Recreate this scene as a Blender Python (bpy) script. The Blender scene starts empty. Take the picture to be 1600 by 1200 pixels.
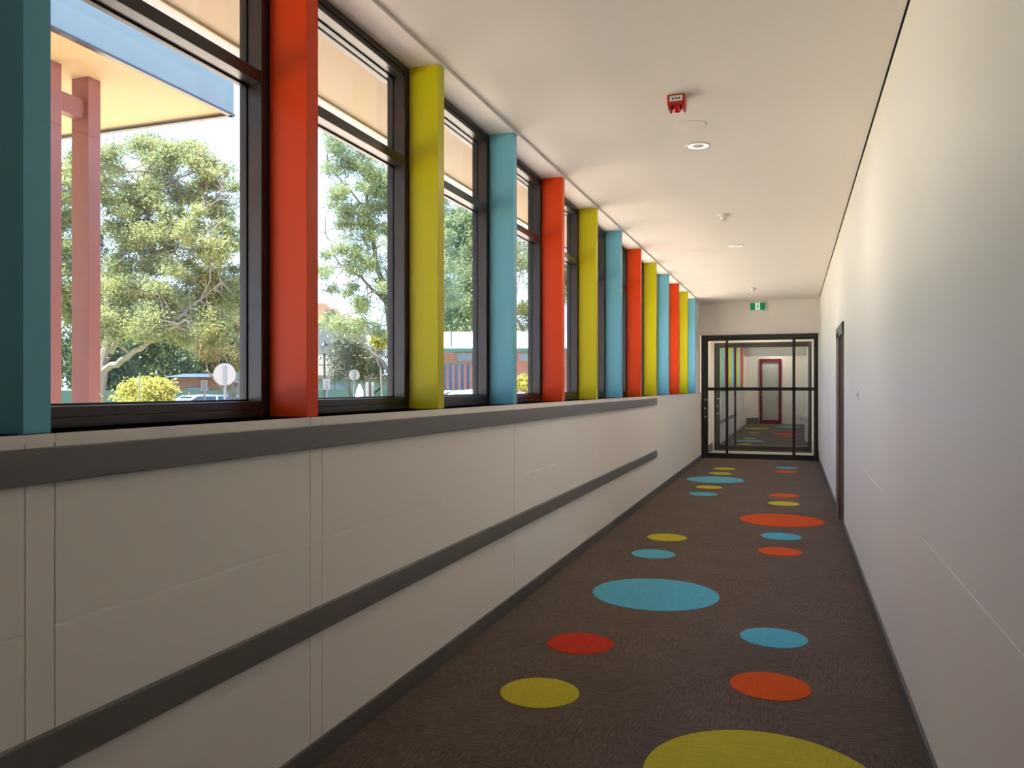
import bpy, bmesh, math, random
import numpy as np
from mathutils import Vector, Matrix, noise

sc = bpy.context.scene
C = sc.collection

# ------------------------------------------------------------------ camera
F_PX, CX, CY = 1250.0, 800.0, 605.0
EYE = 1.236
TH = math.atan(438.0 / F_PX)                     # camera turned left of the corridor axis
cam_d = bpy.data.cameras.new('camera')
cam_d.sensor_fit = 'HORIZONTAL'
cam_d.sensor_width = 36.0
cam_d.lens = 36.0 * F_PX / 1600.0
cam_d.shift_x = 0.0
cam_d.shift_y = 5.0 / 1600.0
cam_d.clip_end = 600.0
cam = bpy.data.objects.new('camera', cam_d)
C.objects.link(cam)
cam.location = (0, 0, EYE)
cam.rotation_euler = (math.pi / 2, 0, TH)
sc.camera = cam

# ------------------------------------------------------------------ world, sun, exposure
SKY_STRENGTH = 4.4
world = bpy.data.worlds.new('world')
sc.world = world
world.use_nodes = True
wt = world.node_tree
wt.nodes.clear()
wo = wt.nodes.new('ShaderNodeOutputWorld')
bg = wt.nodes.new('ShaderNodeBackground')
tc = wt.nodes.new('ShaderNodeTexCoord')
sep = wt.nodes.new('ShaderNodeSeparateXYZ')
rmp = wt.nodes.new('ShaderNodeValToRGB')
wt.links.new(tc.outputs['Generated'], sep.inputs[0])
wt.links.new(sep.outputs['Z'], rmp.inputs['Fac'])
e = rmp.color_ramp.elements
e[0].position = 0.0;  e[0].color = (0.60, 0.76, 1.0, 1)
e[1].position = 0.9;  e[1].color = (0.16, 0.32, 0.72, 1)
m_ = e.new(0.28); m_.color = (0.44, 0.62, 1.0, 1)
wt.links.new(rmp.outputs['Color'], bg.inputs['Color'])
bg.inputs['Strength'].default_value = SKY_STRENGTH * 0.5
wt.links.new(bg.outputs[0], wo.inputs['Surface'])

sun_d = bpy.data.lights.new('sun', 'SUN')
sun_d.energy = 17.0
sun_d.angle = math.radians(0.6)
sun_d.color = (1.0, 0.93, 0.82)
sun = bpy.data.objects.new('sun', sun_d)
C.objects.link(sun)
sun.location = (-20, -20, 40)
_el, _az = math.radians(63), math.radians(222)     # high sun on the window side, behind the viewer
_dir = Vector((math.cos(_el) * math.cos(_az), math.cos(_el) * math.sin(_az), math.sin(_el)))
sun.rotation_euler = _dir.to_track_quat('Z', 'Y').to_euler()

vs = sc.view_settings
sc.display_settings.display_device = 'sRGB'
vs.view_transform = 'Standard'
vs.look = 'None'
vs.exposure = 0.85
vs.gamma = 1.0
vs.use_curve_mapping = False
cy = sc.cycles
cy.max_bounces = 10
cy.diffuse_bounces = 6
cy.glossy_bounces = 5
cy.transmission_bounces = 6
cy.transparent_max_bounces = 24
cy.sample_clamp_indirect = 6.0
cy.use_denoising = True
cy.caustics_reflective = False
cy.caustics_refractive = False

LAMP_W = 5.0

# ------------------------------------------------------------------ helpers
def at(x, y, depth):
    """world point on the sight line of photo pixel (x, y) at a depth in metres"""
    u, v = (x - CX) / F_PX, -(y - CY) / F_PX
    c, s = math.cos(TH), math.sin(TH)
    return Vector((-s + u * c, c + u * s, v)) * depth + Vector((0, 0, EYE))

class MB:
    def __init__(self):
        self.v = []; self.f = []; self.mi = []; self.cur = 0
    def add(self, verts, faces):
        n = len(self.v)
        self.v += [tuple(p) for p in verts]
        self.f += [tuple(i + n for i in q) for q in faces]
        self.mi += [self.cur] * len(faces)
        return self
    def box(self, x0, x1, y0, y1, z0, z1, b=0.0):
        if x0 > x1: x0, x1 = x1, x0
        if y0 > y1: y0, y1 = y1, y0
        if z0 > z1: z0, z1 = z1, z0
        if b <= 0:
            return self.add([(x0,y0,z0),(x1,y0,z0),(x1,y1,z0),(x0,y1,z0),(x0,y0,z1),(x1,y0,z1),(x1,y1,z1),(x0,y1,z1)],
                            [(0,3,2,1),(4,5,6,7),(0,1,5,4),(1,2,6,5),(2,3,7,6),(3,0,4,7)])
        bm = bmesh.new()
        bmesh.ops.create_cube(bm, size=1)
        for w in bm.verts:
            w.co = Vector(((x0+x1)/2 + w.co.x*(x1-x0), (y0+y1)/2 + w.co.y*(y1-y0), (z0+z1)/2 + w.co.z*(z1-z0)))
        bmesh.ops.bevel(bm, geom=bm.edges[:], offset=min(b, (x1-x0)*.45, (y1-y0)*.45, (z1-z0)*.45), segments=2, affect='EDGES', profile=0.6)
        return self.bm(bm)
    def bm(self, bm, M=None):
        bm.verts.ensure_lookup_table(); bm.verts.index_update()
        vs_ = [(M @ w.co) if M else w.co.copy() for w in bm.verts]
        self.add(vs_, [[w.index for w in q.verts] for q in bm.faces])
        bm.free()
        return self
    def lathe(self, prof, c=(0,0,0), axis='Z', n=32):
        """prof: (radius, height) pairs; closed at r=0 ends"""
        vs_ = []
        for r, h in prof:
            for k in range(n):
                a = 2*math.pi*k/n
                p = (r*math.cos(a), r*math.sin(a), h)
                if axis == 'X': p = (p[2], p[0], p[1])
                if axis == 'Y': p = (p[1], p[2], p[0])
                vs_.append((p[0]+c[0], p[1]+c[1], p[2]+c[2]))
        fs = []
        for i in range(len(prof)-1):
            for k in range(n):
                a, b_ = i*n+k, i*n+(k+1) % n
                fs.append((a, b_, b_+n, a+n))
        fs.append(tuple(range(n))[::-1])
        fs.append(tuple(range((len(prof)-1)*n, len(prof)*n)))
        return self.add(vs_, fs)
    def tube(self, pts, rad, n=8):
        pts = [Vector(p) for p in pts]
        if not hasattr(rad, '__len__'): rad = [rad]*len(pts)
        vs_ = []
        for i, p in enumerate(pts):
            t = (pts[min(i+1, len(pts)-1)] - pts[max(i-1, 0)])
            if t.length < 1e-9: t = Vector((0,0,1))
            t.normalize()
            up = Vector((0,0,1)) if abs(t.z) < 0.9 else Vector((1,0,0))
            a = t.cross(up).normalized(); b_ = t.cross(a)
            for k in range(n):
                w = 2*math.pi*k/n
                vs_.append(p + (a*math.cos(w) + b_*math.sin(w))*rad[i])
        fs = []
        for i in range(len(pts)-1):
            for k in range(n):
                p0, p1 = i*n+k, i*n+(k+1) % n
                fs.append((p0, p1, p1+n, p0+n))
        fs.append(tuple(range(n))[::-1]); fs.append(tuple(range((len(pts)-1)*n, len(pts)*n)))
        return self.add(vs_, fs)
    def prism(self, poly, lo, hi, axis='Y'):
        """poly in the plane across axis, extruded lo..hi"""
        n = len(poly)
        def P(a, b_, h):
            return {'Y': (a, h, b_), 'X': (h, a, b_), 'Z': (a, b_, h)}[axis]
        vs_ = [P(a, b_, lo) for a, b_ in poly] + [P(a, b_, hi) for a, b_ in poly]
        fs = [tuple(range(n))[::-1], tuple(range(n, 2*n))] + [(k, (k+1) % n, (k+1) % n + n, k+n) for k in range(n)]
        return self.add(vs_, fs)

def props(o, label=None, cat=None, group=None, kind=None):
    if label: o['label'] = label
    if cat: o['category'] = cat
    if group: o['group'] = group
    if kind: o['kind'] = kind
    return o

def root_loc(o):
    return o['_w'] if o and '_w' in o else (0, 0, 0)

ORIG = {}
def build(name, mb, mat, parent=None, org=None, smooth=False, bevel=0.0):
    """link the shapes as ONE mesh object; vertices are in world space, the origin goes to org"""
    me = bpy.data.meshes.new(name)
    o0 = Vector(org) if org is not None else (Vector(ORIG[parent.name]) if parent else Vector((0,0,0)))
    me.from_pydata([tuple(Vector(p)-o0) for p in mb.v], [], mb.f)
    mats = mat if isinstance(mat, (list, tuple)) else [mat]
    for m in mats: me.materials.append(m)
    if len(mats) > 1:
        me.polygons.foreach_set('material_index', mb.mi)
    bm = bmesh.new(); bm.from_mesh(me)
    bmesh.ops.recalc_face_normals(bm, faces=bm.faces[:])
    bm.to_mesh(me); bm.free()
    if smooth:
        me.polygons.foreach_set('use_smooth', [True]*len(me.polygons))
        me.set_sharp_from_angle(angle=math.radians(38))
    o = bpy.data.objects.new(name, me)
    C.objects.link(o)
    if parent:
        o.parent = parent
        po = Vector(ORIG[parent.name])
        o.location = o0 - po
    else:
        o.location = o0
    ORIG[o.name] = tuple(o0)
    if bevel > 0:
        b = o.modifiers.new('bevel', 'BEVEL'); b.width = bevel; b.segments = 2; b.limit_method = 'ANGLE'
    return o

def empty(name, loc, label=None, cat=None, group=None, kind=None):
    o = bpy.data.objects.new(name, None)
    o.empty_display_size = 0.1
    C.objects.link(o)
    o.location = loc
    ORIG[o.name] = tuple(loc)
    return props(o, label, cat, group, kind)

def copy_tree(o, loc=None, label=None, group=None):
    c = o.copy(); C.objects.link(c)
    if loc is not None: c.location = loc
    if label: c['label'] = label
    if group: c['group'] = group
    ORIG[c.name] = tuple(c.location)
    for ch in [x for x in o.children]:
        d = ch.copy(); C.objects.link(d); d.parent = c
        for g in [x for x in ch.children]:
            h = g.copy(); C.objects.link(h); h.parent = d
    return c

# ------------------------------------------------------------------ materials
def mat(name, col, rough=0.5, metal=0.0, spec=0.5, noise_amt=0.0, noise_scale=5.0, bump=0.0, bump_scale=200.0, coat=0.0, stretch=(1,1,1)):
    m = bpy.data.materials.new(name); m.use_nodes = True
    nt = m.node_tree; p = nt.nodes['Principled BSDF']
    p.inputs['Base Color'].default_value = (*col, 1)
    p.inputs['Roughness'].default_value = rough
    p.inputs['Metallic'].default_value = metal
    p.inputs['Specular IOR Level'].default_value = spec
    p.inputs['Coat Weight'].default_value = coat
    p.inputs['Coat Roughness'].default_value = 0.12
    if noise_amt or bump:
        t = nt.nodes.new('ShaderNodeTexCoord')
        mp = nt.nodes.new('ShaderNodeMapping'); mp.inputs['Scale'].default_value = stretch
        nt.links.new(t.outputs['Object'], mp.inputs['Vector'])
    if noise_amt:
        n = nt.nodes.new('ShaderNodeTexNoise'); n.inputs['Scale'].default_value = noise_scale; n.inputs['Detail'].default_value = 4
        nt.links.new(mp.outputs[0], n.inputs['Vector'])
        mx = nt.nodes.new('ShaderNodeMix'); mx.data_type = 'RGBA'
        mx.inputs['A'].default_value = (*[c*(1-noise_amt) for c in col], 1)
        mx.inputs['B'].default_value = (*[min(1, c*(1+noise_amt)) for c in col], 1)
        nt.links.new(n.outputs['Fac'], mx.inputs['Factor'])
        nt.links.new(mx.outputs['Result'], p.inputs['Base Color'])
    if bump:
        n2 = nt.nodes.new('ShaderNodeTexNoise'); n2.inputs['Scale'].default_value = bump_scale; n2.inputs['Detail'].default_value = 3
        nt.links.new(mp.outputs[0], n2.inputs['Vector'])
        b = nt.nodes.new('ShaderNodeBump'); b.inputs['Strength'].default_value = bump; b.inputs['Distance'].default_value = 0.002
        nt.links.new(n2.outputs['Fac'], b.inputs['Height'])
        nt.links.new(b.outputs[0], p.inputs['Normal'])
    return m

def emis(name, col, s):
    m = bpy.data.materials.new(name); m.use_nodes = True
    p = m.node_tree.nodes['Principled BSDF']
    p.inputs['Base Color'].default_value = (*col, 1)
    p.inputs['Emission Color'].default_value = (*col, 1)
    p.inputs['Emission Strength'].default_value = s
    return m

def glass(name, tint=(0.95, 0.97, 0.97), refl=0.045):
    m = bpy.data.materials.new(name); m.use_nodes = True
    nt = m.node_tree; nt.nodes.clear()
    out = nt.nodes.new('ShaderNodeOutputMaterial')
    tr = nt.nodes.new('ShaderNodeBsdfTransparent'); tr.inputs[0].default_value = (*tint, 1)
    gl = nt.nodes.new('ShaderNodeBsdfGlossy'); gl.inputs['Roughness'].default_value = 0.0
    lw = nt.nodes.new('ShaderNodeLayerWeight'); lw.inputs['Blend'].default_value = 0.5
    pw = nt.nodes.new('ShaderNodeMath'); pw.operation = 'POWER'; pw.inputs[1].default_value = 5
    ma = nt.nodes.new('ShaderNodeMath'); ma.operation = 'MULTIPLY_ADD'; ma.inputs[1].default_value = 0.9; ma.inputs[2].default_value = refl
    mx = nt.nodes.new('ShaderNodeMixShader')
    nt.links.new(lw.outputs['Facing'], pw.inputs[0]); nt.links.new(pw.outputs[0], ma.inputs[0])
    nt.links.new(ma.outputs[0], mx.inputs[0]); nt.links.new(tr.outputs[0], mx.inputs[1]); nt.links.new(gl.outputs[0], mx.inputs[2])
    nt.links.new(mx.outputs[0], out.inputs['Surface'])
    return m

def carpet(name, c1, c2, contrast=1.0):
    """loop pile laid in quarter-turned half-metre tiles"""
    m = bpy.data.materials.new(name); m.use_nodes = True
    nt = m.node_tree; p = nt.nodes['Principled BSDF']
    L = nt.links.new; N = nt.nodes.new
    p.inputs['Roughness'].default_value = 0.95; p.inputs['Specular IOR Level'].default_value = 0.08
    p.inputs['Sheen Weight'].default_value = 0.05
    geo = N('ShaderNodeNewGeometry')
    def nz(scale, vec):
        mp = N('ShaderNodeMapping'); mp.inputs['Scale'].default_value = vec
        L(geo.outputs['Position'], mp.inputs['Vector'])
        n = N('ShaderNodeTexNoise'); n.inputs['Scale'].default_value = scale; n.inputs['Detail'].default_value = 5; n.inputs['Roughness'].default_value = 0.65
        L(mp.outputs[0], n.inputs['Vector']); return n.outputs['Fac']
    a = nz(110, (1, 0.16, 1)); b = nz(110, (0.16, 1, 1)); fine = nz(220, (1, 1, 1)); big = nz(2.2, (1, 1, 1))
    chk = N('ShaderNodeTexChecker'); chk.inputs['Scale'].default_value = 2.0
    chk.inputs['Color1'].default_value = (0, 0, 0, 1); chk.inputs['Color2'].default_value = (1, 1, 1, 1)
    L(geo.outputs['Position'], chk.inputs['Vector'])
    mx = N('ShaderNodeMix'); L(chk.outputs['Color'], mx.inputs['Factor']); L(a, mx.inputs['A']); L(b, mx.inputs['B'])
    ad = N('ShaderNodeMath'); ad.operation = 'MULTIPLY_ADD'; L(fine, ad.inputs[0]); ad.inputs[1].default_value = 0.9; L(mx.outputs['Result'], ad.inputs[2])
    ad2 = N('ShaderNodeMath'); ad2.operation = 'MULTIPLY_ADD'; L(big, ad2.inputs[0]); ad2.inputs[1].default_value = 0.25; L(ad.outputs[0], ad2.inputs[2])
    mr = N('ShaderNodeMapRange'); mr.inputs['From Min'].default_value = 1.075 - 0.30/contrast; mr.inputs['From Max'].default_value = 1.075 + 0.30/contrast
    L(ad2.outputs[0], mr.inputs['Value'])
    cm = N('ShaderNodeMix'); cm.data_type = 'RGBA'; cm.inputs['A'].default_value = (*c1, 1); cm.inputs['B'].default_value = (*c2, 1)
    L(mr.outputs[0], cm.inputs['Factor']); L(cm.outputs['Result'], p.inputs['Base Color'])
    bp = N('ShaderNodeBump'); bp.inputs['Strength'].default_value = 0.5; bp.inputs['Distance'].default_value = 0.004
    L(ad.outputs[0], bp.inputs['Height']); L(bp.outputs[0], p.inputs['Normal'])
    return m

def leafmat(name, cols, trans=0.45, scale=1.2):
    m = bpy.data.materials.new(name); m.use_nodes = True
    nt = m.node_tree; nt.nodes.clear(); N = nt.nodes.new; L = nt.links.new
    out = N('ShaderNodeOutputMaterial'); d = N('ShaderNodeBsdfPrincipled'); t = N('ShaderNodeBsdfTranslucent'); mx = N('ShaderNodeMixShader')
    d.inputs['Roughness'].default_value = 0.45; d.inputs['Specular IOR Level'].default_value = 0.35
    geo = N('ShaderNodeNewGeometry'); n = N('ShaderNodeTexNoise'); n.inputs['Scale'].default_value = scale; n.inputs['Detail'].default_value = 6; n.inputs['Roughness'].default_value = 0.8
    L(geo.outputs['Position'], n.inputs['Vector'])
    r = N('ShaderNodeValToRGB'); el = r.color_ramp.elements
    el[0].position = 0.33; el[0].color = (*cols[0], 1); el[1].position = 0.66; el[1].color = (*cols[2], 1)
    q = el.new(0.5); q.color = (*cols[1], 1)
    L(n.outputs['Fac'], r.inputs['Fac']); L(r.outputs['Color'], d.inputs['Base Color']); L(r.outputs['Color'], t.inputs['Color'])
    mx.inputs[0].default_value = trans
    L(d.outputs[0], mx.inputs[1]); L(t.outputs[0], mx.inputs[2]); L(mx.outputs[0], out.inputs['Surface'])
    return m

def brick(name, c1, c2, mortar, scale=1.0):
    m = bpy.data.materials.new(name); m.use_nodes = True
    nt = m.node_tree; p = nt.nodes['Principled BSDF']; N = nt.nodes.new; L = nt.links.new
    t = N('ShaderNodeTexCoord'); b = N('ShaderNodeTexBrick')
    mp = N('ShaderNodeMapping'); mp.inputs['Rotation'].default_value = (math.pi/2, 0, 0)
    b.inputs['Color1'].default_value = (*c1, 1); b.inputs['Color2'].default_value = (*c2, 1); b.inputs['Mortar'].default_value = (*mortar, 1)
    b.inputs['Scale'].default_value = scale; b.inputs['Brick Width'].default_value = 0.24; b.inputs['Row Height'].default_value = 0.086; b.inputs['Mortar Size'].default_value = 0.01
    L(t.outputs['Object'], mp.inputs[0]); L(mp.outputs[0], b.inputs['Vector']); L(b.outputs['Color'], p.inputs['Base Color'])
    p.inputs['Roughness'].default_value = 0.9
    return m

M = {}
M['wall'] = mat('white wall paint', (0.82, 0.79, 0.75), 0.55, spec=0.35, noise_amt=0.02, noise_scale=1.5, bump=0.08, bump_scale=60)
M['ceil'] = mat('flat white ceiling paint', (0.87, 0.83, 0.78), 0.9, spec=0.1, noise_amt=0.015, noise_scale=1.0)
M['gap'] = mat('dark shadow gap', (0.05, 0.04, 0.035), 0.9)
M['frame'] = mat('dark bronze anodised aluminium', (0.040, 0.032, 0.028), 0.28, metal=0.33, spec=0.6)
M['black'] = mat('black powdercoat', (0.012, 0.012, 0.013), 0.35)
M['glass'] = glass('window glass')
M['doorglass'] = glass('door glass', (0.93, 0.95, 0.95), 0.04)
M['rail'] = mat('grey vinyl rail', (0.135, 0.128, 0.125), 0.38, spec=0.5)
M['skirt'] = mat('grey skirting vinyl', (0.10, 0.094, 0.09), 0.5)
M['carpet'] = carpet('brown loop pile carpet', (0.036, 0.025, 0.021), (0.20, 0.148, 0.125))
DOTC = {'yellow': ((0.38, 0.33, 0.02), (0.60, 0.54, 0.05)), 'blue': ((0.06, 0.31, 0.46), (0.12, 0.47, 0.66)), 'orange': ((0.50, 0.055, 0.008), (0.72, 0.11, 0.015)), 'red': ((0.42, 0.022, 0.008), (0.60, 0.045, 0.015))}
for k, (a, b) in DOTC.items(): M['dot_'+k] = carpet(k+' carpet inlay', a, b, 0.8)
M['fin_blue'] = mat('light blue gloss paint', (0.16, 0.46, 0.60), 0.38, coat=0.0, spec=0.22)
M['fin_red'] = mat('orange red gloss paint', (0.74, 0.056, 0.002), 0.38, coat=0.0, spec=0.22)
M['fin_yellow'] = mat('lime yellow gloss paint', (0.57, 0.53, 0.006), 0.38, coat=0.0, spec=0.22)
M['white'] = mat('white plastic', (0.78, 0.77, 0.75), 0.4)
M['chrome'] = mat('brushed stainless steel', (0.70, 0.70, 0.70), 0.4, metal=0.5)
M['red_plastic'] = mat('red plastic housing', (0.50, 0.025, 0.015), 0.35)
M['red_lens'] = mat('red strobe lens', (0.65, 0.01, 0.01), 0.12, spec=0.8)
M['sign_green'] = emis('lit green sign face', (0.0, 0.17, 0.055), 0.35)
M['sign_white'] = emis('lit white sign panel', (0.75, 0.85, 0.78), 0.35)
M['lamp'] = emis('lit lamp diffuser', (1.0, 0.90, 0.72), 0.9)
M['tile'] = mat('pale grey floor tile', (0.52, 0.50, 0.48), 0.35, noise_amt=0.06, noise_scale=8)
M['maroon'] = mat('maroon door frame paint', (0.17, 0.012, 0.035), 0.35)
M['timber'] = mat('reddish brown door leaf', (0.22, 0.085, 0.062), 0.4, noise_amt=0.25, noise_scale=6, stretch=(8, 8, 0.6))
M['steelgrey'] = mat('grey steel door frame', (0.14, 0.132, 0.132), 0.4)
M['soffit'] = mat('cream soffit sheet', (0.38, 0.305, 0.215), 0.75)
M['softrim'] = mat('beige soffit bead', (0.45, 0.38, 0.27), 0.6)
M['gutter'] = mat('pale grey gutter metal', (0.36, 0.39, 0.42), 0.5)
M['canopy_soffit'] = mat('warm cream canopy lining', (0.40, 0.27, 0.13), 0.7, noise_amt=0.02, noise_scale=2)
M['fascia'] = mat('pale blue grey canopy fascia', (0.12, 0.165, 0.175), 0.55, noise_amt=0.07, noise_scale=5, stretch=(1, 1, .2))
M['post'] = mat('faded red steel post paint', (0.18, 0.048, 0.036), 0.55)
M['bark'] = mat('pale smooth gum bark', (0.20, 0.175, 0.155), 0.8, noise_amt=0.35, noise_scale=3, stretch=(1, 1, .3))
M['bark_dark'] = mat('dark grey bark', (0.12, 0.09, 0.07), 0.9, noise_amt=0.3, noise_scale=4)
M['gum'] = leafmat('olive gum leaves', ((0.10, 0.14, 0.07), (0.25, 0.29, 0.12), (0.48, 0.45, 0.19)))
M['gum2'] = leafmat('grey green gum leaves', ((0.10, 0.15, 0.09), (0.24, 0.31, 0.15), (0.42, 0.44, 0.20)))
M['dark_leaf'] = leafmat('dark evergreen leaves', ((0.03, 0.055, 0.03), (0.06, 0.10, 0.045), (0.11, 0.15, 0.06)), 0.25)
M['pale_leaf'] = leafmat('silvery leaves', ((0.07, 0.095, 0.07), (0.14, 0.165, 0.12), (0.22, 0.24, 0.18)))
M['lime_leaf'] = leafmat('yellow lime leaves', ((0.22, 0.24, 0.04), (0.40, 0.38, 0.08), (0.55, 0.49, 0.14)), 0.4, 2.5)
M['straw_leaf'] = leafmat('dry straw green leaves', ((0.14, 0.135, 0.06), (0.25, 0.225, 0.105), (0.36, 0.31, 0.16)))
M['pave'] = mat('warm concrete paving', (0.75, 0.62, 0.50), 0.9, noise_amt=0.1, noise_scale=1.2)  # unseen ground, tone raised to bounce warm light onto the ceiling
M['road'] = mat('asphalt', (0.09, 0.09, 0.095), 0.9, noise_amt=0.15, noise_scale=2)
M['grass'] = mat('dry lawn', (0.22, 0.24, 0.07), 0.95, noise_amt=0.3, noise_scale=1.5)
M['greenfence'] = mat('green shade cloth', (0.03, 0.08, 0.06), 0.8, noise_amt=0.15, noise_scale=2)
M['brick'] = brick('red brick', (0.22, 0.085, 0.06), (0.28, 0.11, 0.075), (0.27, 0.23, 0.20))
M['render'] = mat('cream render', (0.36, 0.34, 0.30), 0.9, noise_amt=0.06, noise_scale=1)
M['terracotta'] = mat('terracotta roof tile', (0.32, 0.16, 0.11), 0.8, noise_amt=0.2, noise_scale=6)
M['whiteroof'] = mat('white metal roof', (0.85, 0.86, 0.88), 0.5)
M['ext_glass'] = mat('dark exterior window', (0.10, 0.16, 0.20), 0.08, spec=0.8)
M['teal'] = mat('pale teal cladding', (0.17, 0.26, 0.26), 0.7)
M['greengutter'] = mat('green gutter', (0.03, 0.10, 0.08), 0.5)
M['bluefence'] = mat('dark blue picket paint', (0.04, 0.07, 0.14), 0.5)
M['signwhite'] = mat('unpainted aluminium sign back', (0.20, 0.19, 0.20), 0.7)
M['galv'] = mat('galvanised steel', (0.13, 0.14, 0.155), 0.6, metal=0.1)
M['carwhite'] = mat('white car paint', (0.80, 0.82, 0.84), 0.2, coat=0.5)
M['carsilver'] = mat('silver blue car paint', (0.50, 0.58, 0.66), 0.25, coat=0.5)
M['tyre'] = mat('tyre rubber', (0.02, 0.02, 0.02), 0.8)

# ------------------------------------------------------------------ corridor dimensions
XL, XR = -1.48, 0.42          # wall faces
XF0, XF1 = -1.645, -1.500     # fins, back and front
Z_SILL, Z_BULK, Z_CEIL = 1.138, 2.688, 2.70
Y_END = 14.15                 # first glazed screen
Y_S2 = 16.12                  # second glazed screen
Y_FAR = 28.30
Y_BACK = -5.2
FIN_T = 0.066
fin_end = [1.292, 2.316, 3.345, 4.368, 5.392, 6.405, 7.400, 8.413, 9.425, 10.412, 11.402, 12.390, 13.416]
fin_col = ['blue', 'red', 'yellow'] * 5

def struct(name, mb, m, label, cat, parent=None, org=None, smooth=False):
    o = build(name, mb, m, parent, org, smooth)
    if parent is None: props(o, label, cat, kind='structure')
    return o

# floor
f = MB(); f.box(XL-0.25, XR+0.9, Y_BACK, Y_END, -0.12, 0.0)
floor = struct('floor', f, M['carpet'], 'dark brown loop pile carpet running down the corridor', 'floor')
f = MB(); f.box(XL-0.25, XR+0.2, Y_END, Y_S2, -0.12, 0.0)
struct('floor_lobby', f, M['tile'], 'pale tiled floor of the small lobby between the two glazed screens', 'floor')
f = MB(); f.box(XL-0.25, XR+0.2, Y_S2, Y_FAR+1.5, -0.12, 0.0)
struct('floor_beyond', f, M['carpet'], 'brown carpet of the corridor beyond the second glazed screen', 'floor')
t = MB(); t.box(XL, XR, Y_END-0.045, Y_END-0.03, 0.0, 0.006)
struct('trim_1', t, M['chrome'], 'thin metal strip across the carpet before the glazed screen', 'trim')

# left wall: panels with fine V joints at the fin edges and at 0.73 m
def panel_wall(xface, sgn, y0, y1, z0, z1, vcuts, hseg, zc, thick=0.2, soft=()):
    """xface: face plane, sgn: +1 when the face looks to +X. vcuts: y of joints; hseg: (ya, yb) spans with a level joint"""
    w = MB(); g = 0.0022; d = 0.004
    w.box(xface - sgn*thick, xface - sgn*d, y0, y1, z0, z1)
    ys = sorted([y0] + list(vcuts) + list(soft) + [y1])
    for a, b in zip(ys[:-1], ys[1:]):
        ga = g if a in vcuts else 0; gb = g if b in vcuts else 0
        segs = [s for s in hseg if s[0] < b - 1e-4 and s[1] > a + 1e-4]
        if segs:
            w.box(xface - sgn*d, xface, a+ga, b-gb, z0, zc-0.005)
            w.box(xface - sgn*d, xface, a+ga, b-gb, zc+0.001, z1)
            w.prism([(xface, zc-0.005), (xface-sgn*d, zc-0.005), (xface-sgn*d, zc)], a+ga, b-gb, 'Y')
        else:
            w.box(xface - sgn*d, xface, a+ga, b-gb, z0, z1)
    return w
vc = []
for y in fin_end[:2]: vc += [y - 0.078, y - 0.008]
vc += [4.262]
w = panel_wall(XL, 1, Y_BACK, Y_END, 0, Z_SILL, vc, [(Y_BACK, 1.21), (1.284, 2.236), (2.308, 3.267), (4.30, 5.135), (5.32, 6.33)], 0.731, soft=(3.267, 4.30, 5.135, 5.32, 6.33))
w.box(XL-0.35, XL, -0.75, 0.27, Z_SILL, Z_CEIL); w.box(XL-0.35, XL, Y_BACK, -2.00, Z_SILL, Z_CEIL)   # solid wall before the blank bay
w.box(XL-0.35, XF0-0.004, 0.27, 1.230, Z_SILL, Z_BULK)                    # blank bay beside the first fin
w.box(XL-0.35, XL-0.03, 13.35+0.07, Y_END, Z_SILL, Z_CEIL)                # pier by the screen
w.box(XL-0.30, XL-0.2, Y_BACK, Y_END, -0.7, Z_SILL-0.03)
wall_left = struct('wall_left', w, M['wall'], 'long white panelled wall with level and upright joints below the windows', 'wall')
w = MB(); w.box(XL-0.28, XL-0.001, Y_BACK, Y_END, Z_SILL-0.02, Z_SILL, 0.002)
struct('trim_2', w, M['wall'], 'white window sill ledge carrying the coloured fins', 'sill')

# right wall, with the doorway
DY0, DY1, DZ = 7.50, 8.10, 1.76
w = panel_wall(XR, -1, Y_BACK, DY0, 0, Z_CEIL-0.006, [], [(Y_BACK, 3.11), (4.35, 5.66)], 0.722, soft=(3.11, 4.35, 5.66))
w.box(XR, XR+0.2, DY0, DY1, DZ, Z_CEIL-0.006)
w.box(XR, XR+0.2, DY1, Y_END, 0, Z_CEIL-0.006)
struct('wall_right', w, M['wall'], 'long plain white wall on the right of the corridor', 'wall')
w = MB(); w.box(XL-0.4, XR+0.3, Y_BACK-0.15, Y_BACK, 0, Z_CEIL+.1)
struct('wall_behind', w, M['wall'], 'white wall closing the corridor behind the viewer', 'wall')
# wall above first screen
w = MB(); w.box(XL-0.35, XR+0.2, Y_END, Y_END+0.12, 2.128, Z_CEIL+.1)
struct('wall_back', w, M['ceil'], 'cream wall panel above the black glazed screen', 'wall')

# skirtings
b = MB(); b.box(XL, XL+0.012, Y_BACK, Y_END, 0, 0.075, 0.003); struct('baseboard_left', b, M['skirt'], 'grey skirting at the foot of the left wall', 'baseboard')
b = MB(); b.box(XR-0.012, XR, Y_BACK, DY0-0.05, 0, 0.075, 0.003); b.box(XR-0.012, XR, DY1+0.45, Y_END, 0, 0.075, 0.003)
struct('baseboard_right', b, M['skirt'], 'grey skirting at the foot of the right wall', 'baseboard')

# ceiling
c = MB()
c.box(-1.486, XR-0.008, Y_BACK, Y_END, Z_CEIL, Z_CEIL+0.02)
ceil = struct('ceiling', c, M['ceil'], 'smooth flat white corridor ceiling', 'ceiling')
c = MB(); c.box(-1.80, -1.490, Y_BACK, Y_END, Z_BULK, Z_BULK+0.02)
struct('trim_3', c, M['ceil'], 'white window head lining strip beside the ceiling joint', 'trim')
c = MB(); c.box(-1.80, XR+0.2, Y_BACK, Y_END, Z_CEIL+0.03, Z_CEIL+0.16)
struct('trim_4', c, M['gap'], 'dark recessed joint above the ceiling edges', 'trim')

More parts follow.
